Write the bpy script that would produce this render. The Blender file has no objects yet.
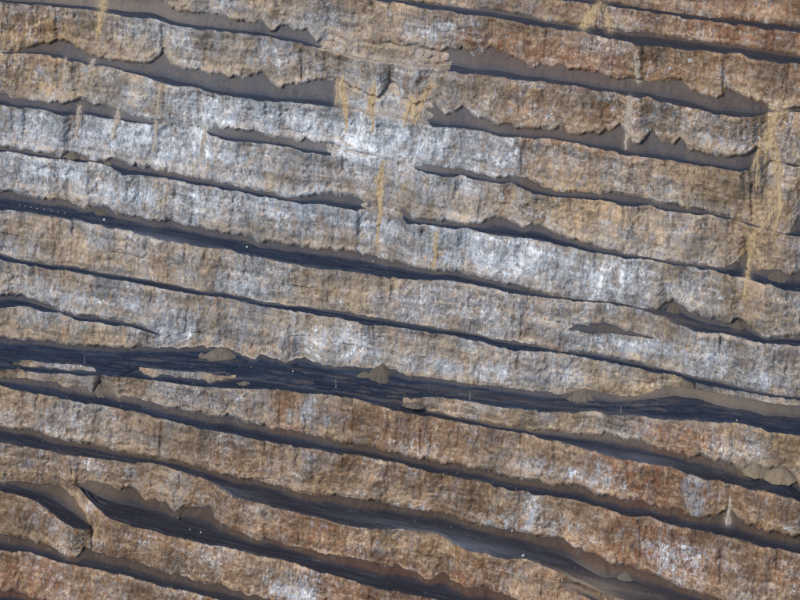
import bpy, math
import numpy as np
from mathutils import Vector

# ------------------------------------------------------------------ camera, sky, sun, exposure
sc = bpy.context.scene
PITCH = math.radians(30.0)            # the camera looks down across the open pit
FOV = 2 * math.atan(148.0 / 1000.0)   # long lens, about a kilometre from the wall
CAM = np.array([0.0, -866.0, 500.0])
cam_data = bpy.data.cameras.new("camera")
cam_data.sensor_fit = 'HORIZONTAL'
cam_data.angle = FOV
cam_data.clip_start = 1.0
cam_data.clip_end = 20000.0
cam = bpy.data.objects.new("camera", cam_data)
sc.collection.objects.link(cam)
cam.location = CAM
cam.rotation_euler = (math.pi / 2 - PITCH, 0, 0)
sc.camera = cam

SUN_EL = math.radians(46.0)
SUN_AZ = math.radians(226.0)          # compass style: 180 = straight behind the camera (-Y), 270 = from the left (-X)
world = bpy.data.worlds.new("World")
sc.world = world
world.use_nodes = True
wn = world.node_tree
for n in list(wn.nodes):
    wn.nodes.remove(n)
sky = wn.nodes.new('ShaderNodeTexSky')
sky.sky_type = 'NISHITA'
sky.sun_disc = False
sky.sun_elevation = SUN_EL
sky.sun_rotation = SUN_AZ
sky.dust_density = 0.6
bg = wn.nodes.new('ShaderNodeBackground')
bg.inputs['Strength'].default_value = 0.13
wo = wn.nodes.new('ShaderNodeOutputWorld')
wn.links.new(sky.outputs[0], bg.inputs[0])
wn.links.new(bg.outputs[0], wo.inputs[0])

sun_data = bpy.data.lights.new("sun", 'SUN')
sun_data.energy = 2.9
sun_data.angle = math.radians(5.0)
sun_data.color = (1.0, 0.93, 0.83)
sun = bpy.data.objects.new("sun", sun_data)
sc.collection.objects.link(sun)
to_sun = Vector((math.sin(SUN_AZ) * math.cos(SUN_EL), math.cos(SUN_AZ) * math.cos(SUN_EL), math.sin(SUN_EL)))
sun.rotation_euler = to_sun.to_track_quat('Z', 'Y').to_euler()

sc.view_settings.view_transform = 'Standard'
sc.view_settings.look = 'None'
sc.view_settings.gamma = 1.0
sc.view_settings.use_curve_mapping = False
sc.view_settings.exposure = 0.56

# ------------------------------------------------------------------ helpers: noise, rays, meshes
def _hash(ix, iy, seed):
    h = (ix.astype(np.int64) * 374761393 + iy.astype(np.int64) * 668265263 + seed * 974634777) & 0xffffffff
    h = ((h ^ (h >> 13)) * 1274126177) & 0xffffffff
    h = ((h ^ (h >> 16)) * 2246822519) & 0xffffffff
    return ((h ^ (h >> 15)) & 0xffffff) / float(0xffffff)

def vnoise(x, y, seed=0):
    x = np.asarray(x, float); y = np.asarray(y, float)
    x, y = np.broadcast_arrays(x, y)
    ix = np.floor(x); iy = np.floor(y)
    fx = x - ix; fy = y - iy
    ux = fx * fx * fx * (fx * (fx * 6 - 15) + 10); uy = fy * fy * fy * (fy * (fy * 6 - 15) + 10)
    a = _hash(ix, iy, seed); b = _hash(ix + 1, iy, seed)
    c = _hash(ix, iy + 1, seed); d = _hash(ix + 1, iy + 1, seed)
    return (a + (b - a) * ux) * (1 - uy) + (c + (d - c) * ux) * uy

def fbm(x, y, seed=0, octv=4, gain=0.5):
    s = 0; a = 1.0; t = 0
    x = np.asarray(x, float); y = np.asarray(y, float)
    for o in range(octv):
        s = s + a * (vnoise(x, y, seed + 17 * o) * 2 - 1)
        t += a; a *= gain
        x = x * 2.03 + 11.3; y = y * 2.03 + 5.7
    return s / t

def ridged(x, y, seed=0, octv=3):
    s = 0; a = 1.0; t = 0
    x = np.asarray(x, float); y = np.asarray(y, float)
    for o in range(octv):
        s = s + a * (1 - np.abs(vnoise(x, y, seed + 31 * o) * 2 - 1) * 2)
        t += a; a *= 0.5
        x = x * 2.1 + 3.1; y = y * 2.1 + 9.2
    return s / t

def cells(x, y, seed=0):
    """one random height per broken block (nearest scattered point)"""
    x = np.asarray(x, float); y = np.asarray(y, float)
    ix = np.floor(x); iy = np.floor(y)
    best = np.full(x.shape, 1e9); val = np.zeros(x.shape)
    for dx in (-1, 0, 1):
        for dy in (-1, 0, 1):
            cx = ix + dx; cy = iy + dy
            px = cx + _hash(cx, cy, seed); py = cy + _hash(cx, cy, seed + 9)
            d = (px - x) ** 2 + (py - y) ** 2
            v = _hash(cx, cy, seed + 23) + 0.7 * (_hash(cx, cy, seed + 41) - 0.5) * (x - px) + 0.7 * (_hash(cx, cy, seed + 57) - 0.5) * (y - py)
            m = d < best
            best = np.where(m, d, best); val = np.where(m, v, val)
    return val * 2 - 1

def sstep(a, b, x):
    t = np.clip((x - a) / (b - a), 0, 1)
    return t * t * (3 - 2 * t)

PXF = 400.0 / math.tan(FOV / 2)
CP, SP = math.cos(PITCH), math.sin(PITCH)
def ray(x, y):
    """unit directions of the survey lines of sight; x, y as on an 800 x 600 survey sheet"""
    x, y = np.broadcast_arrays(np.asarray(x, float), np.asarray(y, float))
    u = (x - 400.0) / PXF; v = -(y - 300.0) / PXF
    d = np.stack([u, CP + v * SP, -SP + v * CP], -1)
    return d / np.linalg.norm(d, axis=-1, keepdims=True)

COL = sc.collection
def make_mesh(name, verts, quads, mat, parent=None, attrs=None, smooth=True, origin=None):
    me = bpy.data.meshes.new(name)
    v = np.asarray(verts, np.float32)
    if origin is not None:
        v = v - np.asarray(origin, np.float32)
    q = np.asarray(quads, np.int32)
    k = q.shape[1]
    me.vertices.add(len(v)); me.vertices.foreach_set('co', v.ravel())
    me.loops.add(q.size); me.loops.foreach_set('vertex_index', q.ravel())
    me.polygons.add(len(q))
    me.polygons.foreach_set('loop_start', np.arange(0, q.size, k, dtype=np.int32))
    me.polygons.foreach_set('use_smooth', np.full(len(q), smooth))
    me.update(calc_edges=True)
    for an, av in (attrs or {}).items():
        a = me.attributes.new(an, 'FLOAT_COLOR', 'POINT')
        a.data.foreach_set('color', np.asarray(av, np.float32).ravel())
    me.materials.append(mat)
    o = bpy.data.objects.new(name, me)
    COL.objects.link(o)
    if parent is not None:
        o.parent = parent
    elif origin is not None:
        o.location = origin
    return o

def empty(name, loc):
    o = bpy.data.objects.new(name, None)
    o.empty_display_size = 2.0
    COL.objects.link(o)
    o.location = loc
    return o

def tag(o, label, cat, group=None):
    o['label'] = label; o['category'] = cat
    if group:
        o['group'] = group
    return o

# ------------------------------------------------------------------ materials
def new_mat(name):
    m = bpy.data.materials.new(name); m.use_nodes = True
    nt = m.node_tree
    for n in list(nt.nodes):
        nt.nodes.remove(n)
    out = nt.nodes.new('ShaderNodeOutputMaterial')
    b = nt.nodes.new('ShaderNodeBsdfPrincipled')
    b.inputs['Roughness'].default_value = 0.95
    b.inputs['Specular IOR Level'].default_value = 0.12
    nt.links.new(b.outputs[0], out.inputs[0])
    return m, nt, b

class NT:
    def __init__(s, nt):
        s.nt = nt
        g = nt.nodes.new('ShaderNodeNewGeometry')
        s.pos = g.outputs['Position']
    def link(s, a, b): s.nt.links.new(a, b)
    def mapped(s, scale, rz=0.0, loc=(0, 0, 0)):
        r = s.nt.nodes.new('ShaderNodeMapping'); r.inputs['Rotation'].default_value = (0, 0, rz)
        s.link(s.pos, r.inputs['Vector'])
        m = s.nt.nodes.new('ShaderNodeMapping'); m.inputs['Scale'].default_value = scale; m.inputs['Location'].default_value = loc
        s.link(r.outputs[0], m.inputs['Vector'])
        return m.outputs[0]
    def noise(s, vec, scale=1.0, detail=6, rough=0.6, dist=0.0):
        n = s.nt.nodes.new('ShaderNodeTexNoise')
        n.inputs['Scale'].default_value = scale; n.inputs['Detail'].default_value = detail
        n.inputs['Roughness'].default_value = rough; n.inputs['Distortion'].default_value = dist
        s.link(vec, n.inputs['Vector'])
        return n.outputs['Fac']
    def voro(s, vec, scale, feature='DISTANCE_TO_EDGE'):
        n = s.nt.nodes.new('ShaderNodeTexVoronoi'); n.feature = feature
        n.inputs['Scale'].default_value = scale
        s.link(vec, n.inputs['Vector'])
        return n.outputs['Distance'], n
    def ramp(s, fac, a, b, lo=0.0, hi=1.0):
        n = s.nt.nodes.new('ShaderNodeMapRange'); n.interpolation_type = 'SMOOTHSTEP'
        n.inputs['From Min'].default_value = a; n.inputs['From Max'].default_value = b
        n.inputs['To Min'].default_value = lo; n.inputs['To Max'].default_value = hi
        s.link(fac, n.inputs['Value'])
        return n.outputs[0]
    def math(s, op, a, b=None, clamp=False):
        n = s.nt.nodes.new('ShaderNodeMath'); n.operation = op; n.use_clamp = clamp
        for i, v in enumerate((a, b)):
            if v is None: continue
            if isinstance(v, (int, float)): n.inputs[i].default_value = v
            else: s.link(v, n.inputs[i])
        return n.outputs[0]
    def mix(s, fac, a, b, blend='MIX'):
        n = s.nt.nodes.new('ShaderNodeMix'); n.data_type = 'RGBA'; n.blend_type = blend
        fi = n.inputs[0]; ai = n.inputs[6]; bi = n.inputs[7]
        for i, v in ((fi, fac), (ai, a), (bi, b)):
            if isinstance(v, (int, float)): i.default_value = v
            elif isinstance(v, tuple): i.default_value = (*v, 1.0)
            else: s.link(v, i)
        return n.outputs[2]
    def attr(s, name):
        n = s.nt.nodes.new('ShaderNodeAttribute'); n.attribute_name = name
        sp = s.nt.nodes.new('ShaderNodeSeparateColor')
        s.link(n.outputs['Color'], sp.inputs[0])
        return sp.outputs[0], sp.outputs[1], sp.outputs[2], n.outputs['Alpha']
    def bump(s, h, dist, strength=1.0):
        n = s.nt.nodes.new('ShaderNodeBump'); n.inputs['Distance'].default_value = dist
        n.inputs['Strength'].default_value = strength
        s.link(h, n.inputs['Height'])
        return n.outputs[0]

STRIKE = math.radians(-18.0)      # the wall runs 18 degrees off the line of sight's normal

def rock_material():
    m, nt, b = new_mat("rock")
    k = NT(nt)
    iso = k.mapped((1, 1, 1))
    wallm = k.mapped((1, 0.6, 0.30), -STRIKE)          # stretched down the face
    streak = k.mapped((1, 0.3, 0.09), -STRIKE)
    bed = k.mapped((0.16, 0.2, 0.9), -STRIKE)
    white, rust, ochre, brown = k.attr('zone')
    bigv = k.noise(iso, 0.045, 5, 0.6)
    spk = k.mapped((1, 0.8, 0.62), -STRIKE)
    spk2 = k.mapped((1, 0.8, 0.62), -STRIKE, (31.0, 7.0, 3.0))
    spk3 = k.mapped((1, 0.8, 0.45), -STRIKE, (-13.0, 57.0, 9.0))
    mid = k.noise(spk, 0.34, 9, 0.74, 0.5)
    drk = k.noise(spk2, 0.30, 9, 0.76, 0.6)
    blu = k.noise(spk3, 0.26, 9, 0.74, 0.5)
    fine = k.noise(spk2, 1.05, 7, 0.78, 0.3)
    grit = k.noise(iso, 2.3, 5, 0.78)
    stk = k.noise(streak, 0.75, 6, 0.66, 0.2)
    bd = k.noise(bed, 0.55, 6, 0.66, 0.5)
    blot = k.noise(iso, 0.19, 7, 0.7, 0.7)
    # base: tan grey <-> blue grey, patch by patch
    c = k.mix(k.ramp(bigv, 0.40, 0.60), (0.225, 0.174, 0.124), (0.165, 0.173, 0.194))
    c = k.mix(k.math('MULTIPLY', white, k.ramp(blot, 0.36, 0.60, 0.25, 0.95), True), c, (0.255, 0.295, 0.350))
    # brown, rust and ochre country rock; brown also carries the painted vignette
    c = k.mix(k.math('MULTIPLY', brown, k.ramp(blot, 0.36, 0.60, 0.40, 1.0), True), c, (0.150, 0.087, 0.047))
    c = k.mix(k.math('MULTIPLY', ochre, k.ramp(mid, 0.38, 0.60, 0.10, 0.85), True), c, (0.36, 0.245, 0.125))
    c = k.mix(k.math('MULTIPLY', rust, k.ramp(blot, 0.36, 0.60, 0.25, 1.0), True), c, (0.165, 0.072, 0.036))
    # mottling, a little of every rock in every other
    c = k.mix(k.ramp(mid, 0.50, 0.63, 0, 0.55), c, (0.39, 0.29, 0.185))
    c = k.mix(k.ramp(drk, 0.50, 0.61, 0, 0.72), c, (0.110, 0.076, 0.055))
    c = k.mix(k.ramp(k.math('ADD', blu, k.math('MULTIPLY', white, 0.12)), 0.56, 0.68, 0, 0.62), c, (0.275, 0.31, 0.365))
    # upright stains and seepage lines
    c = k.mix(k.ramp(stk, 0.53, 0.66, 0, 0.55), c, (0.105, 0.095, 0.094))
    c = k.mix(k.ramp(k.noise(streak, 0.33, 6, 0.7, 0.6), 0.57, 0.68, 0, 0.55), c, (0.25, 0.140, 0.076))
    c = k.mix(k.ramp(k.noise(k.mapped((1, 0.3, 0.07), -STRIKE, (71, 3, 5)), 1.5, 6, 0.7, 0.3), 0.61, 0.71, 0, 0.5), c, (0.48, 0.47, 0.46))
    # pale crusts
    wsum = k.math('ADD', white, k.ramp(bd, 0.50, 0.66, -0.15, 0.5))
    pat = k.noise(spk3, 0.62, 9, 0.82, 0.9)
    clump = k.ramp(k.noise(spk, 0.10, 6, 0.7, 0.8), 0.38, 0.64, -0.09, 0.10)
    thr = k.math('ADD', k.math('ADD', pat, clump), k.math('MULTIPLY', wsum, 0.125))
    c = k.mix(k.ramp(thr, 0.60, 0.73, 0, 0.5), c, (0.38, 0.42, 0.48))
    c = k.mix(k.ramp(thr, 0.67, 0.78, 0, 0.85), c, (0.57, 0.60, 0.64))
    # thin pale veins and dark joints
    vn = k.math('ABSOLUTE', k.math('SUBTRACT', k.noise(spk2, 0.21, 6, 0.62, 1.3), 0.5))
    vm = k.math('MULTIPLY', k.ramp(vn, 0.0, 0.014, 1.0, 0.0), k.ramp(k.math('ADD', bigv, k.math('MULTIPLY', white, 0.15)), 0.46, 0.64, 0.0, 0.85))
    c = k.mix(vm, c, (0.58, 0.60, 0.62))
    dn = k.math('ABSOLUTE', k.math('SUBTRACT', k.noise(k.mapped((1, 0.6, 0.30), -STRIKE, (5, 91, 44)), 0.24, 6, 0.62, 1.0), 0.5))
    c = k.mix(k.ramp(dn, 0.0, 0.012, 0.75, 0.0), c, (0.05, 0.042, 0.04))
    # grains, pits and joints
    c = k.mix(k.ramp(fine, 0.34, 0.48, 0.70, 0.0), c, (0.045, 0.040, 0.042))
    c = k.mix(k.ramp(fine, 0.54, 0.68, 0.0, 0.48), c, (0.50, 0.465, 0.42))
    c = k.mix(k.ramp(grit, 0.36, 0.47, 0.3, 0.0), c, (0.05, 0.047, 0.05))
    c = k.mix(k.ramp(grit, 0.56, 0.68, 0.0, 0.25), c, (0.47, 0.44, 0.405))
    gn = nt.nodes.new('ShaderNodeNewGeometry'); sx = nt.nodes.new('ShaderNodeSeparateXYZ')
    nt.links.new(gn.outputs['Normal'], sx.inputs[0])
    dust_and_lit_rims = k.math('MULTIPLY', k.ramp(sx.outputs[2], 0.52, 0.88), k.ramp(k.noise(iso, 0.5, 5, 0.7), 0.35, 0.6, 0.1, 0.45))
    c = k.mix(dust_and_lit_rims, c, (0.42, 0.325, 0.215))          # dust tan on the gentler slopes, also painting in the lit toe rims
    val = k.math('ADD', k.ramp(k.noise(spk, 0.11, 4, 0.6, 0.4), 0.32, 0.68, 0.72, 1.16), k.ramp(k.noise(spk2, 0.04, 3, 0.5), 0.35, 0.65, -0.12, 0.12))
    bedv = k.noise(k.mapped((0.035, 0.05, 0.55), -STRIKE, (3, 8, 19)), 0.7, 5, 0.62, 0.4)
    val = k.math('ADD', val, k.ramp(bedv, 0.36, 0.64, -0.20, 0.20))
    vc = nt.nodes.new('ShaderNodeCombineColor')
    for q in range(3): nt.links.new(val, vc.inputs[q])
    c = k.mix(1.0, c, vc.outputs[0], 'MULTIPLY')
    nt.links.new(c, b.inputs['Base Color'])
    jd, _ = k.voro(k.mapped((1, 0.7, 0.55), -STRIKE), 0.55)
    h = k.math('ADD', k.math('MULTIPLY', fine, 1.1), k.math('MULTIPLY', mid, 1.0))
    h = k.math('ADD', h, k.math('MULTIPLY', grit, 0.28))
    h = k.math('ADD', h, k.ramp(jd, 0.0, 0.10, -0.22, 0.0))
    h = k.math('ADD', h, k.math('MULTIPLY', k.noise(streak, 1.6, 4, 0.7, 0.15), 0.35))
    nt.links.new(k.bump(h, 0.5, 0.7), b.inputs['Normal'])
    return m

def ground_material(name):
    """scree and ledge floor: brown grey rubble above, dark blue grey haul dust on the level"""
    m, nt, b = new_mat(name)
    k = NT(nt)
    iso = k.mapped((1, 1, 1))
    runs = k.mapped((1, 0.5, 0.5), -STRIKE)
    ruts = k.mapped((0.06, 1.0, 0.4), -STRIKE)
    white, rust, ochre, brown = k.attr('zone')
    cover = k.attr('cover')[0]
    n1 = k.noise(runs, 0.55, 6, 0.65)
    n2 = k.noise(iso, 1.7, 6, 0.78)
    n3 = k.noise(iso, 0.12, 5, 0.6)
    r1 = k.noise(ruts, 0.8, 6, 0.65, 0.3)
    c = k.mix(k.ramp(n3, 0.36, 0.64), (0.050, 0.050, 0.061), (0.070, 0.061, 0.058))
    c = k.mix(k.math('MULTIPLY', brown, 0.9, True), c, (0.055, 0.038, 0.029))
    c = k.mix(k.math('MULTIPLY', rust, 0.9, True), c, (0.066, 0.034, 0.024))
    c = k.mix(k.math('MULTIPLY', ochre, 1.0, True), c, (0.19, 0.150, 0.108))
    c = k.mix(k.math('MULTIPLY', white, 0.9, True), c, (0.17, 0.168, 0.178))
    c = k.mix(k.ramp(n1, 0.50, 0.72, 0, 0.5), c, (0.115, 0.100, 0.086))
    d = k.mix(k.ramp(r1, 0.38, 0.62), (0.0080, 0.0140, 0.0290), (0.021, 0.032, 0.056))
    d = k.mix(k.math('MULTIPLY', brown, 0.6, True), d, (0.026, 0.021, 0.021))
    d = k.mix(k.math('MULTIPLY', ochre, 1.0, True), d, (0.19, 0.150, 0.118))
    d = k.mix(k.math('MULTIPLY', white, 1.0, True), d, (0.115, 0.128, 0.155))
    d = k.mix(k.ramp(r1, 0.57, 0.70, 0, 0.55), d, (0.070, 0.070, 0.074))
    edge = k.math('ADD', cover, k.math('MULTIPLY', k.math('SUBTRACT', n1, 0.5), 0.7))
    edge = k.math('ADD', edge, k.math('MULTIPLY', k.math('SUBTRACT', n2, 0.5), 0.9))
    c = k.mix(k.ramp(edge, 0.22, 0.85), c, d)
    c = k.mix(k.ramp(n2, 0.34, 0.46, 0.55, 0.0), c, (0.018, 0.018, 0.022))
    c = k.mix(k.ramp(n2, 0.58, 0.70, 0.0, 0.30), c, (0.19, 0.175, 0.16))
    nt.links.new(c, b.inputs['Base Color'])
    h = k.math('ADD', n2, k.math('MULTIPLY', n1, 0.6))
    h = k.math('ADD', h, k.math('MULTIPLY', r1, 0.6))
    nt.links.new(k.bump(h, 0.45, 0.8), b.inputs['Normal'])
    return m

def plain_rubble(name, c1, c2, c3):
    m, nt, b = new_mat(name)
    k = NT(nt)
    n1 = k.noise(k.mapped((1, 0.25, 0.16), -STRIKE), 1.3, 6, 0.7)
    n2 = k.noise(k.mapped((1, 1, 1)), 2.6, 5, 0.75)
    c = k.mix(k.ramp(n1, 0.36, 0.66), c1, c2)
    c = k.mix(k.ramp(n2, 0.35, 0.48, 0.55, 0.0), c, c3)
    nt.links.new(c, b.inputs['Base Color'])
    nt.links.new(k.bump(k.math('ADD', n1, n2), 0.35, 0.8), b.inputs['Normal'])
    return m

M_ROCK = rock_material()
M_SCREE = ground_material("scree")
M_LEDGE = M_SCREE
M_SPILL = plain_rubble("sandy_gravel", (0.355, 0.270, 0.162), (0.25, 0.192, 0.122), (0.13, 0.10, 0.065))
M_SPILL_GREY = plain_rubble("pale_gravel", (0.31, 0.27, 0.22), (0.21, 0.19, 0.17), (0.11, 0.10, 0.09))
M_MOUND = plain_rubble("brown_rubble", (0.095, 0.080, 0.062), (0.065, 0.056, 0.048), (0.030, 0.027, 0.025))
M_MOUND_TAN = plain_rubble("tan_rubble", (0.125, 0.106, 0.086), (0.085, 0.075, 0.064), (0.04, 0.036, 0.032))
M_HEAP = plain_rubble("twin_heap_gravel", (0.19, 0.150, 0.105), (0.14, 0.112, 0.082), (0.07, 0.058, 0.046))
M_BOULDER = plain_rubble("boulder_stone", (0.40, 0.39, 0.38), (0.28, 0.27, 0.26), (0.16, 0.155, 0.15))
M_STONE = plain_rubble("loose_stone", (0.10, 0.09, 0.082), (0.06, 0.058, 0.057), (0.06, 0.06, 0.06))
M_STREAK_POLE = plain_rubble("pale_streak_pole", (0.20, 0.19, 0.175), (0.16, 0.15, 0.14), (0.25, 0.23, 0.21))

# ------------------------------------------------------------------ survey of the terraces
# each ledge: upper edge (where the scree or floor meets the face behind) and lower edge (the brink), as x:y pairs
# on the survey sheet; floor = share of the strip that is level floor, the rest is scree
def P(s):
    return np.array([[float(v) for v in q.split(':')] for q in s.replace('\n', ' ').replace(' ', '').split(',') if q])

BANDS = []
def band(key, up, lo, floor, partial=False):
    BANDS.append(dict(key=key, up=P(up), lo=P(lo), floor=floor, partial=partial))

def shifted(src, dy, key):
    b = next(q for q in BANDS if q['key'] == src)
    w = P("-200:0,1000:0")
    xs = np.arange(-180, 981, 30.0)
    base = -85 + 0.143 * xs if dy < 0 else 612 + 0.155 * xs
    base = base + dy + 3 * np.sin(xs * 0.013 + dy) + 2 * np.sin(xs * 0.041 + dy * 3)
    th = 9 + 4 * np.sin(xs * 0.02 + dy * 2) + 3 * np.sin(xs * 0.053 + dy)
    BANDS.append(dict(key=key, up=np.stack([xs, base], 1), lo=np.stack([xs, base + th], 1), floor=0.5, partial=False))

BANDS.append(None)
BANDS.clear()
band('A', "0:-86,300:-43,500:-13,585:-1,600:1,650:9,700:16,750:21,800:27",
     "0:-80,300:-37,500:-7,585:3,600:5,650:12,700:20,750:26,800:33", 0.8)
for i in (2, 1):
    shifted('A', -55 * i, 'above%d' % i)
BANDS = [BANDS[1], BANDS[2], BANDS[0]]
band('B', "0:-60,200:-30,380:-3,400:0,432:4,450:6,500:11,540:19,575:24,600:27.5,650:34,700:41,740:46,775:52,800:55.5",
     "0:-54,200:-24,380:1,400:4,432:10,450:12,500:18.5,532:26,575:31,600:37,637:45,670:47.5,700:50,725:54,740:54,760:61,800:64", 0.8)
band('C', """0:-8,100:-5,155:-2,162:2,172:10,187:11,200:14,215:16,225:17.5,235:21,250:24,262:23,271:31,277:27.5,287:27,300:31,307:30,
317:43,328:34,335:36,345:41,360:42.5,375:44.5,395:44,400:46,415:46,432:51,452:49,465:49.5,472:54,482:52.5,492:47.5,507:55,525:64,550:67,
560:65,570:68,587:72.5,600:75,615:78.5,625:77,635:81,650:80,665:82.5,682:80.5,692:90,707:96,722:97.5,727:86,740:94,755:97.5,770:109,780:111,790:109,800:108""",
     """0:1,30:5,92:10,107:14,137:16.5,175:24,200:29,225:31,250:35,270:36.5,280:40,300:44,318:47.5,330:52,360:60,400:66,442:69,462:72.5,482:75,
500:77.5,525:79.5,550:82,575:85.5,590:88.5,600:92,615:93,627:96,640:97.5,648:95,660:101,675:105,690:108,712:114,735:117,760:116,768:112,780:113,800:113""", 0.25)
band('D', """0:52,17:51,25:49,37:46,57:40,75:47,85:54,100:59,117:61,132:64,147:65.5,155:60,160:56,165:50,168:58,173:65,187:71,200:70.5,
215:74.5,230:77.5,250:77.5,262:74,272:84,282:87.5,290:86,305:82.5,322:81,340:80,350:88,365:92,378:100,385:88,390:79,397:84,402:100,420:104,
432:100,445:116,452:114,462:107.5,475:116,487:119,495:125,510:126,525:129,550:131,560:129,575:134,600:133,612:131,620:126,626:132,632:142,640:145,
648:136,653:131,658:141,674:145,680:138,688:150,716:157,744:157,758:149,768:160,800:165""",
     """0:53,20:53,45:54.5,67:60.5,90:65.5,110:67.5,125:71,140:75,160:82.5,175:86,200:89.5,215:94,237:97.5,262:100,285:102,307:104,335:107.5,
360:113,378:117.5,400:120,420:124.5,450:127.5,475:130,500:135,525:138,555:140,575:142.5,600:149.5,630:155,675:162,712:167,740:172,760:169,768:162,800:166""", 0.2)
band('E', """0:91,12:96,32:101,50:104,67:104,77:100.5,85:100.5,100:106,115:110,130:114,150:120,160:121,175:123,200:125,208:130,217:125,
227:127.5,237:131,250:130,265:136,282:137.5,295:141,305:139,315:144,325:142.5,340:147.5,355:152,390:160,415:166.5,420:166,427:165,442:167.5,
462:169,475:172.5,486:175,500:178,510:177.5,522:176,528:178,540:186,555:190,570:192.5,580:192.5,600:192.5,622:194,632:195,647:200,665:204,
682:206,700:210,710:212,740:220,785:234,790:232,800:216""",
     """0:105,25:108,42:110,62:116,75:115,87:115,100:117.5,112:119,135:122.5,160:124,180:125,200:128,210:135,225:139,250:142.5,275:145,300:150,
322:155.5,340:156,355:156,390:162,415:168,427:174,450:176,462:176,485:181,500:184,512:182.5,525:190,540:195,560:197.5,580:199,600:201,625:206,
650:206,662:210,682:212.5,700:215,710:214,740:221,785:235,800:237""", 0.25)
band('F', """0:147,25:150.5,50:155,60:157.5,67:152,72:150.5,78:153,85:158,95:161,110:159,120:161,135:165,150:167.5,175:172.5,200:179,225:184,
250:189,275:194,295:197.5,307:197.5,325:193,345:194,360:199,372:205,385:208,400:212.5,404:211,412:217.5,430:221,445:220,457:224,472:224,482:224,
495:216,510:221,525:226,540:225,555:234,575:240,600:248,625:254,650:257.5,675:261,700:265,725:267.5,740:259,747:250,757:267.5,770:270,780:269.5,790:274,800:272.5""",
     """0:152,25:154,50:159,62:160,82:161,100:163,112:168,122:174,140:175,160:177.5,180:181,200:186,232:191,262:196,287:201,305:204,330:206,
355:210,372:208,385:210,400:214,407:222.5,425:224,450:229,467:227.5,477:231,492:235,512:237,532:239,550:242.5,575:247.5,600:253,625:258,650:260.5,
675:265,700:269,725:274,740:277,755:281,775:286,785:290,800:292""", 0.4)
band('G', """0:191,12:192,25:197.5,45:200,65:200,75:204,85:208,97:206,107:207.5,117:215.5,135:216,150:220,175:222.5,200:227.5,225:234,250:237.5,
275:242.5,300:246,317:250,340:250,355:252.5,375:257.5,400:262.5,412:267.5,435:271,450:271,475:276,500:282.5,520:287.5,540:293,555:296,575:299,
600:301,615:302,627:304.5,640:307.5,657:310,667:303,675:301,682:306,700:316,712:320,730:322.5,738:319.5,750:327.5,762:337.5,775:339,800:336""",
     """0:209,25:212.5,50:215.5,75:220,100:225,107:228,125:231,150:236,175:242.5,200:247.5,225:249,250:255,275:261,300:266,325:270,335:270,
355:272.5,375:275,400:279,425:280,450:281,475:285,500:290,525:295,550:298,575:301,600:303,625:306,650:312.5,670:321,685:327.5,697:332.5,712:334,725:334.5,750:340,775:345,800:347""", 0.55)
band('spur', "520:314,525:315,540:317.5,560:323,575:325,590:325.5,600:323,612:325,625:330,645:335,655:338",
     "520:314,525:316,540:325,560:327.5,585:332,600:332.5,625:335,645:337.5,655:338", 0.2, True)
band('H', """0:253,25:260,50:264,75:266,100:272,125:276,150:280,175:285,200:291,225:292.5,250:298,260:301,295:306,330:309,365:316,400:321,425:326,
450:329.5,475:334,500:339,525:342.5,550:349,575:352,600:355,625:360,650:365.5,675:371,700:377.5,725:382.5,750:389,775:394.5,800:397""",
     """0:260,25:265,50:270,75:272.5,100:277.5,125:281,150:286,175:291,200:295,225:297.5,260:306,295:311,330:317.5,365:323.5,400:328,425:332,450:335,
475:341,500:347.5,512:350,550:352.5,575:356,600:360,625:365.5,650:371,675:375,700:384,725:389,750:394,775:398.5,800:400""", 0.6)
band('I', "-160:272,0:295,15:295,32:299,40:301,50:306,62:311,75:314,100:317.5,120:321,135:324,145:327.5,160:335",
     "-160:284,0:308,25:306,40:310,55:312.5,67:316,75:319,100:323,120:326,135:328,150:332.5,160:335", 0.5, True)
band('J', """0:337.5,15:339.5,31:339,37:341,50:341,67:345,75:344,87:345,105:347,130:347.5,140:347,162:347.5,185:347.5,200:346,207:347,215:346,227:348,
237:352,247:357,255:360,260:354,270:357.5,285:360,305:357.5,315:362.5,330:365.5,350:366,372:368.5,380:368,390:369,395:370,400:373,410:375,425:377.5,
450:380,475:384,495:385,512:389,530:390,550:392.5,562:393,575:391.5,585:389,600:391,610:394,625:396,637:395,650:391,662:388,675:386.5,695:387.5,
715:391,730:394,750:397.5,765:400,775:401.5,790:403,800:404""",
     """0:362,17:360.5,32:360,62:364,82:365.5,94:367.5,98:372,120:374,128:371,140:367,155:369,175:371,200:372,215:374,235:375,250:376,265:378,290:382,
320:387,345:390,365:394,385:398,400:398,425:397.5,450:399,475:402.5,500:407.5,525:409.5,550:411.5,575:413,600:412,615:414,637:416,662:419.5,687:421,
712:422.5,735:422.5,750:425,762:429,775:432.5,800:436""", 0.62)
band('berm', """0:365,17:364.5,37:367,62:369,82:370,94:372.5,98:373,120:375,135:374,150:375,175:376,200:379,215:380,235:380,250:380,265:382,290:386,
320:390,345:393,365:398,385:403,400:406.5,425:409,450:415,475:420,500:425,520:428,545:431,570:432,590:432,610:434,635:440,655:445,672:452,690:455,
702:456,716:457.5,728:463,737:467,745:470,750:467,757:466,765:470,772:469,785:470,795:476,800:485""",
     """0:370,15:369,25:371,40:373,62:373,82:375,100:375,120:376.5,140:379,162:381.5,185:385,200:387,225:388,250:389,270:389,285:390.5,300:393,320:394.5,
345:396.5,360:400,375:405,390:409,400:411,417:413.5,437:417.5,462:422.5,487:427.5,512:432,537:436,560:442,580:448,600:454,625:459,650:464,675:468,687:474,
705:479,725:482.5,750:489,765:491,780:496,800:501""", 0.5)
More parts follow.
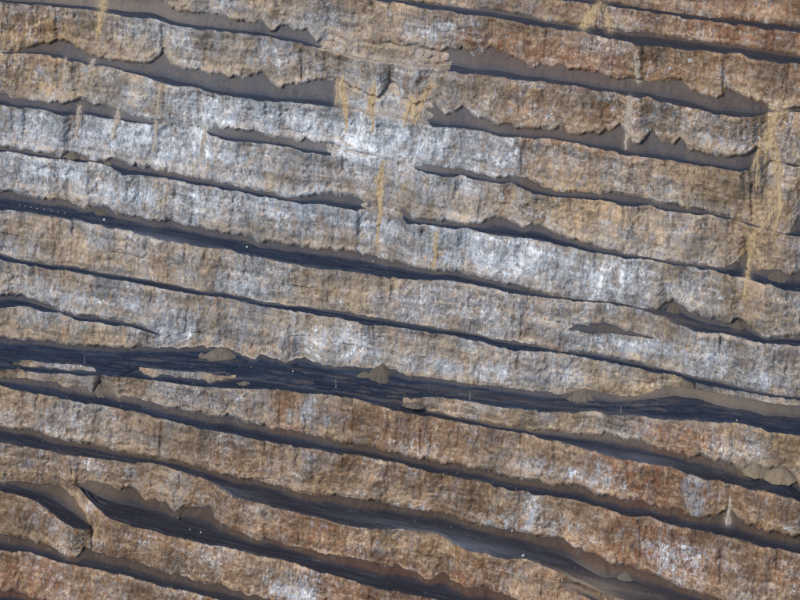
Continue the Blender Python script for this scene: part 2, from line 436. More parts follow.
band('K', """0:378,25:380,50:382.5,75:386,92:391,100:381,107:390,117:397,130:396,150:402.5,170:407.5,185:410,200:412.5,215:416,227:415,237:419.5,
250:422.5,265:426,280:429,300:431,312:436,330:440,350:445,375:449,400:455,425:459.5,445:464,465:466,487:471,505:477.5,515:481,525:479.5,540:480.5,
552:486,560:486,575:486,585:487.5,595:495,600:495,620:498.5,650:503.5,675:510,690:516,707:518.5,720:515,730:507.5,740:520,755:526,770:531,785:536,795:537.5,800:536""",
     """0:387,25:391.5,50:396,75:400,100:405,125:410,150:415,175:422,200:429,225:432.5,250:437,275:444,300:447.5,330:451,365:457,400:464,425:470,450:476,
475:481,500:487,525:492.5,550:496,575:500,600:507,625:515,650:516.5,662:522,680:527.5,700:531,725:536,750:542,775:549,800:554""", 0.35)
band('M', """0:426,17:431,33:430,52:438,75:441.5,105:448,140:456,175:462,200:468.5,220:475,240:480,255:479.5,275:484,300:492.5,315:495,340:496,355:497.5,
375:501,400:507,425:511,450:516,475:525,500:529,512:530,525:532.5,540:537.5,550:536,562:537.5,572:545,585:550,600:556,612:565,625:564,637:569,655:575,
670:582,685:589,705:594,720:600,740:608,800:622""",
     """0:442.5,35:448,70:455,105:460,130:462,157:465,192:475,202:479,215:485,232:495,250:501,270:506,290:511,307:515.5,325:519,350:525,370:529,400:530,
415:531,435:532.5,450:540,465:549,482:552.5,505:559,525:560,535:562.5,550:568,570:578,590:588,605:594,625:600,650:607,700:620,800:640""", 0.6)
band('channel', "556:582,565:582.5,575:585,590:592,600:598,620:610,650:624", "556:582,565:586,575:591,590:600,600:606,620:617,650:624", 0.6, True)
band('N', """70:484,75:482.5,85:481,100:482.5,112:485,125:490,132:486,142:494,160:502.5,166:501,172:510,185:506,200:507,210:506,215:520,227:526,245:535,
257:541,272:539,287:545,305:549,320:552.5,340:556,360:559,375:564,400:565,425:575,432:576,445:572.5,450:580,465:586,485:587.5,500:592.5,512:597,520:600,540:606,800:652""",
     """70:484,77:486,87:497.5,97:507.5,105:515,117:520,132:526,150:530,165:535,180:537.5,200:543,220:546,240:550,260:556,282:560,305:566,325:572.5,350:580,
370:586,390:591,400:592.5,425:597.5,437:600,470:612,540:624,800:668""", 0.5, True)
band('Nw', "-160:452,0:479,15:481,37:482.5,57:485,65:491,75:500,82:510,87:520,92:527",
     "-160:466,0:491,15:495,32:500,47:509,60:520,72:527.5,85:529.5,92:528", 0.55, True)
band('O', """0:534,15:536,30:541,50:546,62:552.5,70:559,77:557.5,85:548,100:552.5,110:557,125:559,140:562.5,150:567.5,162:572.5,180:575,200:580,215:585,
222:582.5,230:590,245:592.5,262:597.5,280:602,800:684""",
     "0:550,25:552.5,42:556,60:562.5,77:565.5,100:570,125:576,150:582.5,175:589,200:594,215:598,250:606,800:696", 0.25)
band('Pp', "0:590,15:592,25:595,37:599,60:604,800:728", "0:606,60:614,800:740", 0.5)
for i in (1, 2):
    shifted('Pp', 42 + 50 * (i - 1), 'below%d' % i)
KEYS = [b['key'] for b in BANDS]
NB = len(BANDS)

# columns of the survey
X0, X1, DX = -150.0, 950.0, 1.0
XS = np.arange(X0, X1 + DX * 0.5, DX)
NC = len(XS)

def ext_interp(xs, pts, slope=0.155):
    y = np.interp(xs, pts[:, 0], pts[:, 1])
    y = np.where(xs < pts[0, 0], pts[0, 1] + (xs - pts[0, 0]) * slope, y)
    y = np.where(xs > pts[-1, 0], pts[-1, 1] + (xs - pts[-1, 0]) * slope, y)
    return y

U = np.zeros((NB, NC)); L = np.zeros((NB, NC)); ACT = np.ones((NB, NC), bool)
for i, b in enumerate(BANDS):
    U[i] = ext_interp(XS, b['up']); L[i] = ext_interp(XS, b['lo'])
    if b['partial']:
        lo, hi = b['up'][0, 0], b['up'][-1, 0]
        if b['key'] == 'N': hi = 2000
        ACT[i] = (XS > lo) & (XS < hi)
    # small scale irregularity of brink and scree line
    jag = fbm(XS / 5.0, XS * 0 + i * 7.1, 5 + i, 4, 0.6)
    cusp = np.maximum(ridged(XS / 9.0, XS * 0 + i * 3.3, 60 + i, 2), -0.4)
    wid = np.maximum(L[i] - U[i], 0)
    a = np.clip(wid / 10.0, 0.1, 1.0)
    if 'above' not in b['key']:
        L[i] += 0.95 * jag + 1.5 * sstep(0.05, 0.6, fbm(XS / 16.0, XS * 0 + 3 * i, 260 + i, 3)) - 1.2 * sstep(0.05, 0.6, fbm(XS / 21.0, XS * 0 + 5 * i, 280 + i, 3))
        sc_ = np.where(b['floor'] < 0.6, 1.0, 0.55)
        lobes = np.abs(fbm(XS / 13.0, XS * 0 + i * 3.3, 60 + i, 2)) * 2.6 - 0.6
        lob2 = np.abs(fbm(XS / 5.5, XS * 0 + i * 9.1, 160 + i, 2)) * 2.6 - 0.6
        U[i] += a * sc_ * (2.2 * lobes + 0.55 * lob2) + (0.5 + 0.5 * a) * fbm(XS / 3.5, XS * 0 + 50 + i, 90 + i, 3, 0.65)
# a pinched out ledge runs on inside the face between its neighbours, without width
def neighbours(i):
    p = np.zeros(NC, int); n = np.zeros(NC, int)
    for q in range(0, i): p = np.where(ACT[q], q, p)
    for q in range(NB - 1, i, -1): n = np.where(ACT[q], q, n)
    return p, n
CI = np.arange(NC)
for i, b in enumerate(BANDS):
    if not b['partial']: continue
    p, n = neighbours(i)
    frac = (i - p) / (n - p)
    base = L[p, CI] + (U[n, CI] - L[p, CI]) * frac
    on = np.where(ACT[i])[0]
    for j, m, dist in ((on[0], CI < on[0], (on[0] - CI) * DX), (on[-1], CI > on[-1], (CI - on[-1]) * DX)):
        v = base + (U[i][j] - base[j]) * np.clip(1 - dist / 120.0, 0, 1)
        U[i][m] = v[m]; L[i][m] = (v + 2.6 * np.clip(dist / 8.0, 0, 1))[m]
# the low berm on the widest ledge stands up only along some stretches
jb, mb = KEYS.index('J'), KEYS.index('berm')
gm = (((XS > 14) & (XS < 95)) | ((XS > 140) & (XS < 234)) | (XS > 404)).astype(float)
gm = np.convolve(np.pad(gm, 12, 'edge'), np.hanning(27)[1:-1] / np.hanning(27).sum(), 'valid')
gm = gm * np.where(XS < 400, 0.75 + 0.5 * vnoise(XS / 7.0, XS * 0, 909), 1.0)
U[mb] = L[jb] + 1.2 + np.maximum(U[mb] - L[jb] - 1.2, 0.4) * gm
# keep the order from top to bottom
for i in range(NB):
    if i:
        U[i] = np.maximum(U[i], L[i - 1] + 1.2)
    L[i] = np.maximum(L[i], U[i] + np.where(ACT[i], 0.5, 0.05))
FOOT = np.zeros_like(U)
for i, b in enumerate(BANDS):
    w = L[i] - U[i]
    f = b['floor'] * w * (1 + 0.35 * fbm(XS / 30.0, XS * 0 + i, 200 + i, 3))
    f = np.clip(f, np.minimum(1.2, 0.5 * w), 0.96 * w)
    lf = np.convolve(np.pad(L[i] - f, 8, 'edge'), np.ones(17) / 17, 'valid')
    FOOT[i] = np.clip(lf, U[i] + 0.04 * w, L[i] - np.minimum(0.8, 0.3 * w))

def smooth(v, sig):
    r = int(3 * sig / DX); k = np.exp(-0.5 * (np.arange(-r, r + 1) * DX / sig) ** 2); k /= k.sum()
    pl = 2 * v[0] - v[1:r + 1][::-1]; pr = 2 * v[-1] - v[-r - 1:-1][::-1]
    return np.convolve(np.concatenate([pl, v, pr]), k, 'valid')

def slope_of(y):
    d = ray(XS, y)
    h = np.hypot(d[:, 0], d[:, 1])
    return d[:, 2] / h
T_FACE, T_SCREE = math.tan(math.radians(66)), math.tan(math.radians(35))
def step(r1, z1, y2, t):
    m2 = slope_of(y2)
    r2 = (CAM[2] - z1 + t * r1) / (t - m2)
    return r2, CAM[2] + m2 * r2

ref = KEYS.index('H')
Z = np.zeros((NB, NC))
m = slope_of(L[ref]); r = (0 - CAM[2]) / m; z = np.zeros(NC)
Z[ref] = 0
rr, zz = r.copy(), z.copy()
for i in range(ref, NB - 1):                       # downwards
    rr, zz = step(rr, zz, U[i + 1], T_FACE)
    rr, zz = step(rr, zz, FOOT[i + 1], T_SCREE)
    rr, zz = step(rr, zz, L[i + 1], 0.0)
    if KEYS[i + 1] == 'berm':
        Z[i + 1] = smooth(step(*step(*step(rc_, zc_, U[i + 1], T_FACE), FOOT[i + 1], T_SCREE), L[i + 1], 0.0)[1], 6)
    else:
        Z[i + 1] = smooth(zz, 70)
    rc_ = (Z[i + 1] - CAM[2]) / slope_of(L[i + 1]); zc_ = Z[i + 1]
rr, zz = r.copy(), z.copy()
for i in range(ref, 0, -1):                        # upwards
    rr, zz = step(rr, zz, FOOT[i], 0.0)
    rr, zz = step(rr, zz, U[i], T_SCREE)
    rr, zz = step(rr, zz, L[i - 1], T_FACE)
    Z[i - 1] = smooth(zz, 70)

def on_ray(y, r=None, zlev=None):
    d = ray(XS, y); h = np.hypot(d[:, 0], d[:, 1])
    t = (zlev - CAM[2]) / d[:, 2] if zlev is not None else r / h
    return CAM + d * t[:, None]

CREST = [on_ray(L[i], zlev=Z[i]) for i in range(NB)]
FOOTP = [on_ray(FOOT[i], zlev=Z[i]) for i in range(NB)]
CONT = []
for i in range(NB):
    rf = np.hypot(FOOTP[i][:, 0] - CAM[0], FOOTP[i][:, 1] - CAM[1])
    r2, z2 = step(rf, FOOTP[i][:, 2], U[i], T_SCREE)
    CONT.append(on_ray(U[i], r=r2))
WID = L - U
ACTW = np.stack([smooth(np.clip((WID[i] - 0.7) / 3.0, 0, 1), 1.5) for i in range(NB)])
def rz(Pt):
    return np.hypot(Pt[:, 0] - CAM[0], Pt[:, 1] - CAM[1]), Pt[:, 2]
CREST = np.stack(CREST); FOOTP = np.stack(FOOTP); CONT = np.stack(CONT)
LT = L.copy(); UB = U.copy()
for i in range(1, NB - 1):
    if BANDS[i]['partial']:
        p, n = neighbours(i)
        rA, zA = rz(CREST[p, CI]); rB, zB = rz(CONT[n, CI])
        a_ = np.where(ACT[i], ACTW[i], 0); ACTW[i] = a_
        LT[i] = a_ * L[i] + (1 - a_) * L[p, CI]; UB[i] = a_ * U[i] + (1 - a_) * U[n, CI]
        for arr, yy in ((CREST, L[i]), (FOOTP, FOOT[i]), (CONT, U[i])):
            m_ = slope_of(yy)
            t_ = (CAM[2] + m_ * rA - zA) / ((zB - zA) - m_ * (rB - rA))
            rl = rA + np.clip(t_, 0, 1) * (rB - rA)
            ro, _ = rz(arr[i])
            arr[i] = on_ray(yy, r=a_ * ro + (1 - a_) * rl)
for i in range(1, NB):
    rc = np.hypot(CREST[i - 1][:, 0] - CAM[0], CREST[i - 1][:, 1] - CAM[1])
    ru = np.hypot(CONT[i][:, 0] - CAM[0], CONT[i][:, 1] - CAM[1])
    dip = np.degrees(np.arctan2(CREST[i - 1][:, 2] - CONT[i][:, 2], rc - ru))
    print('face', KEYS[i - 1], '->', KEYS[i], 'dip %.0f %.0f %.0f' % tuple(np.percentile(dip[150:951], [1, 50, 99])), 'Z %.1f' % Z[i][550])

# rows of the global sheet
ROWS = []; CLS = []; TER = []; YPX = []; DISP = []      # CLS / TER belong to the strip below each row
S_DIR = np.array([math.cos(STRIKE), math.sin(STRIKE), 0.0])
def add_rows(A, B, ya, yb, n, cls, ter, first):
    for j in range(0 if first else 1, n + 1):
        t = j / n
        ROWS.append(A + (B - A) * t); YPX.append(ya + (yb - ya) * t)
        DISP.append((cls, t, ter))
    for j in range(n):
        CLS.append(cls); TER.append(ter)

first = True
for i in range(NB):
    far = KEYS[i].startswith('above') or KEYS[i].startswith('below')
    w = np.percentile((FOOT[i] - U[i])[150:951], 95)
    n = max(2, int(w / (3.0 if far else 1.1)))
    add_rows(CONT[i], FOOTP[i], U[i], FOOT[i], n, 1, i, first); first = False
    w = np.percentile((L[i] - FOOT[i])[150:951], 95)
    n = max(2, int(w / (3.0 if far else 1.3)))
    add_rows(FOOTP[i], CREST[i], FOOT[i], L[i], n, 2, i, False)
    if i < NB - 1:
        w = np.percentile((U[i + 1] - L[i])[150:951], 97)
        n = max(3, int(w / (3.0 if far else 1.15)))
        add_rows(CREST[i], CONT[i + 1], L[i], U[i + 1], n, 0, i, False)
G = np.stack(ROWS)                 # rows x columns x 3
Y = np.stack(YPX)
CLS = np.array(CLS); TER = np.array(TER)
NR = len(ROWS)
print('grid', NR, NC, NR * NC)

XX = np.broadcast_to(XS, (NR, NC))
SS = G @ S_DIR
ZZ = G[..., 2]
D = G - CAM; TT = np.linalg.norm(D, axis=-1, keepdims=True); D = D / TT
disp = np.zeros((NR, NC))
LIFT = np.zeros((NR, NC))
CRACKS = [(725, 52, 92, 1.8, 2.0), (523, 150, 178, 0.9, 2.0), (303, 42, 80, 1.2, 1.6), (721, 338, 356, 1.2, 1.3), (721, 552, 582, 1.4, 1.8), (164, 26, 50, 1.2, 2.0),
          (45, 22, 40, 1.0, 2.0), (420, 430, 452, 0.9, 1.4), (640, 520, 560, 0.8, 1.4), (628, 455, 500, 0.8, 1.2), (560, 120, 150, 0.9, 1.5), (280, 400, 425, 0.8, 1.4),
          (752, 185, 215, 1.2, 1.6), (543, 570, 600, 1.4, 2.0), (450, 555, 590, 1.2, 2.0)]
def face_disp(rI, ter):
    s, zr, yy = SS[rI], ZZ[rI], Y[rI]
    butt = ridged(s / 15.0 + ter * 3.7, zr / 45.0 + ter, 301, 2)
    gully = -np.maximum(0, ridged(s / 8.0 + ter * 1.7, zr / 60.0, 333, 2) - 0.45) * 2.2
    mid = fbm(s / 4.5, zr / 5.0, 311, 4, 0.6)
    blk = np.round(fbm(s / 2.6, zr / 2.4, 371, 2) * 4) / 4
    led = np.abs(fbm(s / 9.0 + zr * 0.1, zr / 1.8, 381, 3)) * 1.4
    fin = fbm(s / 1.15, zr / 1.05, 351, 2, 0.7)
    grv = fbm(s / 0.9, zr / 9.0, 391, 2, 0.7)
    d = 0.70 * butt + 0.65 * gully + 0.30 * mid + 0.34 * cells(s / 3.4 + 0.8 * mid, zr / 4.4, 601) + 0.20 * cells(s / 1.5, zr / 1.7 + 0.5 * mid, 611) + 0.16 * blk + 0.15 * led + 0.20 * fin + 0.10 * grv
    for cx, y0, y1, dep, wd in CRACKS:
        q = np.exp(-((XS + 1.2 * fbm(yy / 9.0, yy * 0 + cx, 3, 2) - cx) / wd) ** 2) * sstep(y0 - 6, y0 + 2, yy) * sstep(y1 + 6, y1 - 2, yy)
        d = d - dep * q
    return d, fin
for rI, (cls, t, ter) in enumerate(DISP):
    yy = Y[rI]
    if cls == 0:
        hgt = np.clip((UB[ter + 1] - LT[ter]) / 25.0, 0.12, 1.0)
        top = 1 - ACTW[ter] * (1 - sstep(0, 5.0, yy - L[ter]))
        bot = 1 - ACTW[ter + 1] * (1 - sstep(0, 2.6, U[ter + 1] - yy))
        hg = hgt
        d, fin = face_disp(rI, ter)
        flare = ACTW[ter + 1] * ACTW[ter] * hgt * (0.9 * float(sstep(0.70, 0.97, np.float64(t))) - 0.4 * math.sin(math.pi * t))
        disp[rI] = hg * top * bot * (d + flare) + 0.16 * fin * hgt
    else:
        s, zr = SS[rI], ZZ[rI]
        if BANDS[ter]['partial']:
            d, fin = face_disp(rI, ter)
            hgt = np.clip((UB[ter] - LT[ter]) / 25.0, 0.12, 1.0)
            disp[rI] += (1 - ACTW[ter]) * hgt * (d + 0.16 * fin)
        if cls == 1 and 0 < t < 1:
            wd = np.clip((FOOT[ter] - U[ter]) / 10.0, 0, 1) * ACTW[ter]
            disp[rI] += wd * (math.sin(math.pi * t) * 0.5 * ridged(s / 5.0, zr / 30.0, 411, 2) + 0.22 * fbm(s / 1.0, zr / 0.9, 421, 3))
        elif cls == 2:
            w = math.sin(math.pi * t)
            wd = np.clip((L[ter] - FOOT[ter]) / 8.0, 0, 1) * ACTW[ter]
            # wheel ruts and a low windrow along the brink
            q = G[rI][:, 1] * math.cos(STRIKE) - G[rI][:, 0] * math.sin(STRIKE)
            LIFT[rI] = wd * w * ((0.8 if KEYS[ter] == 'J' else 0.4) * fbm(s / 7.0, q / 1.0, 431, 4, 0.6)) + wd * 0.5 * math.exp(-((t - 0.86) / 0.09) ** 2) * (0.4 + vnoise(s / 5.0, s * 0, 441))
ii = KEYS.index('N')
for rI, (cls, t, ter) in enumerate(DISP):
    if ter == ii and cls == 2:
        rad_ = np.hypot(XS - 128, (Y[rI] - 486) * 1.6)
        LIFT[rI] += 0.45 * np.sin(rad_ * 1.1) * sstep(60, 45, rad_) * sstep(8, 14, rad_) * sstep(0, 0.15, np.float64(t)) * sstep(1, 0.85, np.float64(t))
for key, x0, x1 in (('C', 320, 448), ('E', 158, 207), ('E', 328, 418), ('D', 338, 430)):
    kb = KEYS.index(key)
    for rI, (cls, t, ter) in enumerate(DISP):
        if ter == kb and (cls == 1 or (cls == 2 and t < 0.95)):
            mk_ = sstep(x0 - 4, x0 + 8, XS) * sstep(x1 + 4, x1 - 8, XS)
            disp[rI] += mk_ * (0.75 * ridged(SS[rI] / 4.0, ZZ[rI] / 12.0, 981, 3) + 0.5 * cells(SS[rI] / 1.6, ZZ[rI] / 1.4, 983)) * (0.25 + 0.75 * math.sin(math.pi * min(t, 1)))
G[..., 2] += LIFT
G = G - D * disp[..., None]

# gravel spilled down the faces: runs on the survey sheet with their half widths
SPILLS = []
def SPILL(paths, label, **kw):
    SPILLS.append((paths, label, kw))
SPILL([([(343, 76), (341, 92), (344, 112)], [1, 2.2, 0.7]), ([(341, 84), (346, 104), (346, 134)], [1.2, 2.4, 0.8]), ([(338, 78), (336, 104)], [0.8, 1.0])],
      "sandy gravel streak down grey face, first of the cluster at the ledge end", seed=1)
SPILL([([(375, 82), (372, 100), (371, 118)], [1.0, 3.0, 0.8]), ([(374, 86), (373, 132)], [1.5, 0.9]), ([(373, 92), (366, 116)], [1.4, 0.8])],
      "thin upright sandy gravel streak in the middle of the upper cluster", seed=2)
SPILL([([(430, 84), (422, 102), (415, 124)], [2.0, 2.2, 1.0]), ([(428, 90), (404, 116)], [1.5, 1.2]), ([(411, 98), (405, 125)], [2.4, 1.0]), ([(414, 100), (412, 124)], [2.4, 1.0])],
      "forked sandy gravel streak slanting across the dark scree", seed=3)
SPILL([([(382, 164), (380, 180)], [1.5, 3.6]), ([(380, 178), (380, 214), (377, 244)], [3.4, 1.8, 0.9])],
      "yellow sandy gravel streak alone on the pale grey face", seed=4)
SPILL([([(786, 112), (776, 116), (770, 130), (766, 150)], [2.5, 4, 6, 5]), ([(770, 128), (758, 156), (756, 190)], [3, 2, 1]), ([(768, 130), (765, 170)], [2.4, 1.2]),
       ([(772, 130), (782, 172)], [2.5, 1.0]), ([(770, 135), (775, 178)], [2.4, 1.0]), ([(762, 140), (752, 172)], [2.0, 0.9]), ([(776, 150), (780, 206)], [1.2, 2.0]),
       ([(779, 200), (765, 225), (752, 240)], [1.8, 1.6, 2.0]), ([(752, 236), (750, 252)], [4.5, 3.0]), ([(750, 250), (748, 276), (744, 300)], [3.0, 2.2, 1.2]),
       ([(782, 205), (772, 240)], [1.2, 0.8]), ([(750, 242), (738, 258)], [1.8, 0.8]), ([(752, 240), (762, 262)], [1.6, 0.7])],
      "long branching sandy gravel chute falling over three terraces", seed=5)
SPILL([([(105, -8), (101, 14), (97, 38)], [3.2, 2.8, 1.0])], "sandy gravel tongue crossing the dark line near the top corner", seed=6)
SPILL([([(161, 86), (158, 106), (153, 150)], [1.8, 2.0, 1.0])], "thin tan gravel streak below the wide scree ledge", seed=7, grey=True)
SPILL([([(118, 108), (116, 122), (113, 140)], [1.6, 2.6, 1.2])], "pale gravel streak crossing the filled ledge gap", seed=8, grey=True)
SPILL([([(80, 106), (79, 118), (76, 134)], [1.6, 2.6, 1.2])], "faint pale gravel streak below the small scree peak", seed=9, grey=True)
SPILL([([(630, 96), (629, 112), (626, 148)], [1.4, 3.0, 1.2])], "pale grey gravel streak between two dark scree triangles", seed=10, grey=True)
SPILL([([(637, 50), (636, 62), (638, 78)], [0.8, 2.6, 3.4])], "tan gravel cone spread down the brown upper face", seed=11, grey=True)
SPILL([([(93, 62), (90, 70), (86, 84)], [2.6, 2.0, 1.0])], "pale gravel streak at the broken end of an upper ledge", seed=12, grey=True)
SPILL([([(437, 232), (436, 250), (434, 268)], [1.0, 1.8, 1.0])], "rusty gravel streak above the wide dark ledge", seed=13)
SPILL([([(730, 497), (729, 508), (728, 522)], [0.9, 2.0, 3.0])], "pale gravel cone under the rusty face near the twin heaps", seed=15, grey=True)
SPILL([([(206, 126), (204, 140), (200, 158)], [1.0, 2.2, 1.0])], "faint pale gravel streak under the grey rubble gap", seed=17, grey=True)
SPILL([([(66, 58), (64, 76), (60, 98)], [1.2, 2.4, 1.2])], "faint tan gravel streak on the ochre upper corner face", seed=18, grey=True)
SPILL([([(600, 4), (592, 14), (584, 26)], [2.0, 4.0, 4.0]), ([(604, 6), (610, 28)], [1.6, 3.0])], "orange gravel fan on the rusty face at the top edge", seed=19)
SPILL([([(164, 40), (168, 52), (172, 62)], [2.0, 2.4, 1.0])], "tan rubble tongue beside the knob of the upper scree ledge", seed=16, grey=True)


def seg_dist(px, py, pts, widths):
    """distance across a polyline divided by its local width, and the place along it"""
    best = np.full(px.shape, 1e9)
    n = len(pts)
    for k in range(n - 1):
        (ax, ay), (bx, by) = pts[k], pts[k + 1]
        wx, wy = bx - ax, by - ay
        t = np.clip(((px - ax) * wx + (py - ay) * wy) / (wx * wx + wy * wy), 0, 1)
        d = np.hypot(px - ax - t * wx, py - ay - t * wy)
        w = widths[k] + (widths[k + 1] - widths[k]) * t
        best = np.minimum(best, d / w)
    return best

# ------------------------------------------------------------------ colour zones of the rock (where each kind of rock outcrops; vignette and haze painted in too)
def blob(x, y, rx, ry, a, rot=9.0):
    c, s = math.cos(math.radians(rot)), math.sin(math.radians(rot))
    dx = XX - x; dy = Y - y
    u = (dx * c + dy * s) / rx; v = (-dx * s + dy * c) / ry
    return a * np.exp(-(u * u + v * v))
warp = 1 + 0.45 * fbm(SS / 22.0, ZZ / 14.0, 511, 4)
Wz = sum(blob(*b) for b in (
    (300, 165, 320, 95, .30, 8), (500, 260, 260, 40, .18, 8), (330, 340, 260, 40, .15, 8), (90, 160, 120, 60, .15),  # broad first entry also paints the brighter middle of the vignette
    (110, 120, 120, 45, .45), (30, 122, 30, 10, .6), (300, 125, 200, 26, .55), (420, 140, 110, 30, .8), (500, 165, 60, 22, .4), (330, 215, 150, 12, .6),
    (60, 170, 60, 12, .5), (160, 200, 60, 12, .7), (560, 265, 150, 20, .6, 8), (610, 285, 80, 16, .3), (470, 245, 90, 18, .5), (170, 328, 40, 10, 1.1),
    (75, 300, 40, 12, .5), (240, 285, 30, 12, .7), (350, 345, 60, 16, .8), (470, 370, 70, 10, .8), (570, 378, 16, 8, .8), (640, 345, 50, 8, .9),
    (770, 382, 24, 10, .9), (690, 490, 16, 22, 1.4, 0), (690, 360, 80, 18, .4), (650, 110, 70, 14, .4), (720, 135, 30, 18, .4), (640, 190, 60, 14, .5),
    (430, 30, 50, 14, .6), (540, 470, 60, 10, .7), (600, 475, 40, 14, .5), (510, 522, 50, 10, .9), (530, 508, 8, 16, .9, 0), (410, 510, 30, 8, .7),
    (300, 590, 30, 12, .9), (690, 560, 70, 20, .5), (640, 545, 40, 12, .5), (30, 430, 60, 20, .2), (110, 470, 90, 10, .4), (50, 518, 40, 14, .5),
    (310, 415, 30, 10, .6), (255, 570, 60, 12, .3), (160, 20, 120, 22, .25), (350, 60, 100, 24, .35), (200, 150, 220, 16, .3)))
Rz = sum(blob(*b) for b in (
    (720, 10, 140, 30, .9), (560, 15, 70, 14, .55), (540, 55, 110, 18, .75), (760, 40, 120, 14, .6), (520, 130, 70, 22, .35), (660, 490, 60, 24, .9),
    (640, 560, 90, 30, .8), (430, 590, 90, 20, .9), (370, 590, 50, 24, .8), (20, 590, 70, 30, 1.0), (320, 530, 70, 26, .45), (420, 430, 80, 22, .35),
    (490, 580, 90, 22, .35), (780, 580, 40, 40, .4), (690, 440, 28, 12, 1.2), (280, 425, 14, 26, .7, 0), (160, 250, 40, 20, .15), (670, 430, 40, 8, .6),
    (600, 460, 40, 20, .4), (385, 330, 40, 12, .2)))
Oz = sum(blob(*b) for b in (
    (20, 30, 70, 28, .7), (20, 80, 60, 22, .7), (560, 200, 60, 26, .75), (610, 215, 60, 26, .55), (540, 170, 70, 20, .5), (740, 200, 80, 40, .5),
    (700, 270, 140, 30, .45), (760, 320, 70, 20, .6), (650, 20, 120, 14, .6), (700, 95, 120, 16, .6), (60, 90, 60, 10, .4), (470, 398, 60, 10, .6, 9),
    (540, 550, 110, 14, .6), (420, 545, 70, 10, .5), (770, 440, 70, 26, .9), (700, 420, 120, 12, .5), (60, 330, 80, 14, .3), (250, 345, 70, 8, .4),
    (600, 320, 60, 10, .3), (40, 280, 60, 16, .3), (660, 395, 40, 14, .4), (620, 550, 40, 12, .3), (700, 400, 100, 14, .4)))
Bz = sum(blob(*b) for b in (
    (800, 40, 200, 120, .75, 0), (790, 560, 150, 140, .6, 0), (0, 590, 220, 80, .8, 0), (0, 20, 120, 70, .6, 0), (400, 600, 460, 70, .6, 9), (300, 480, 420, 60, .25, 9),  # corner entries are vignette darkening painted into the rock colour
    (790, 250, 90, 90, .3, 0), (20, 430, 130, 60, .2, 0),
    (600, 60, 260, 50, .55), (760, 110, 120, 60, .35), (480, 540, 340, 80, .7), (700, 520, 200, 70, .5), (100, 570, 260, 60, .65), (60, 540, 140, 60, .3),
    (250, 470, 260, 40, .3), (450, 430, 200, 30, .4), (470, 300, 120, 40, .2), (780, 20, 120, 60, .5), (300, 580, 200, 60, .4)))
edge = sstep(513, 533, XX + 9 * fbm(Y / 8.0, XX / 9.0, 77, 3)) * np.exp(-np.clip(XX - 523, 0, 400) / 110.0) * np.exp(-((Y - 165 - 0.15 * (XX - 523)) / 30.0) ** 4)
Bz = Bz + 0.9 * edge; Wz = Wz * (1 - 0.7 * edge)
XJ_ = 7.0 * fbm(XX / 14.0, Y / 9.0, 61, 4); YJ_ = 5.0 * fbm(XX / 8.0, Y / 14.0, 67, 3)
def dom(x0, x1, y0, y1, a, soft=4.0):
    xj = XX + XJ_; ys_ = Y - 0.16 * (XX - x0) + YJ_
    return a * sstep(x0 - soft, x0 + soft, xj) * sstep(x1 + 4 * soft, x1 - 4 * soft, xj) * sstep(y0 - 3, y0 + 3, ys_) * sstep(y1 + 3, y1 - 3, ys_)
Rz = Rz + dom(628, 688, 452, 503, .9) + dom(602, 690, 505, 566, .6) + dom(655, 706, 425, 452, .9) + dom(319, 440, 571, 610, .8) + dom(272, 330, 505, 556, .5)
Rz = Rz + dom(276, 302, 388, 430, .55) + dom(462, 640, 22, 72, .35, 5) + dom(0, 52, 556, 596, .7)
Bz = Bz + dom(272, 420, 500, 560, .6) + dom(340, 470, 398, 462, .5) + dom(600, 760, 452, 560, .4) + dom(408, 540, 535, 600, .4) + dom(150, 178, 240, 290, .5)
Bz = Bz + dom(505, 640, 84, 140, .6, 5) + dom(0, 60, 10, 90, .5)
cut_ = np.clip(dom(628, 686, 452, 503, 1) + dom(602, 690, 505, 566, .6) + dom(272, 420, 500, 560, .8) + dom(319, 440, 571, 610, .8) + dom(655, 706, 425, 452, 1), 0, 1)
Wz = Wz * (1 - cut_) + dom(687, 702, 474, 512, 1.0) + dom(302, 318, 392, 425, .6) + dom(526, 536, 494, 520, .8) + dom(275, 316, 582, 612, .6) + dom(640, 700, 540, 580, .35)
STAIN = np.zeros((NR, NC))
for pts_, lab_, kw_ in SPILLS:
    xs_ = [p[0] for q, w in pts_ for p in q]
    c0_, c1_ = int(min(xs_) - 14 - X0), int(max(xs_) + 14 - X0)
    dd_ = np.full((NR, c1_ - c0_), 1e9)
    for q, w in pts_:
        dd_ = np.minimum(dd_, seg_dist(XX[:, c0_:c1_], Y[:, c0_:c1_], q, [v * 1.3 + 1.0 for v in w]))
    STAIN[:, c0_:c1_] = np.maximum(STAIN[:, c0_:c1_], (0.5 if kw_.get('grey') else 1.0) * np.exp(-(dd_ / 1.15) ** 2))
STAIN *= 1 + 0.8 * fbm(SS / 1.1, ZZ / 7.0, 531, 3)
Oz = Oz + STAIN
ZONE = np.stack([np.clip(q * warp, 0, 1.2) for q in (Wz, Rz, Oz, Bz)], -1)
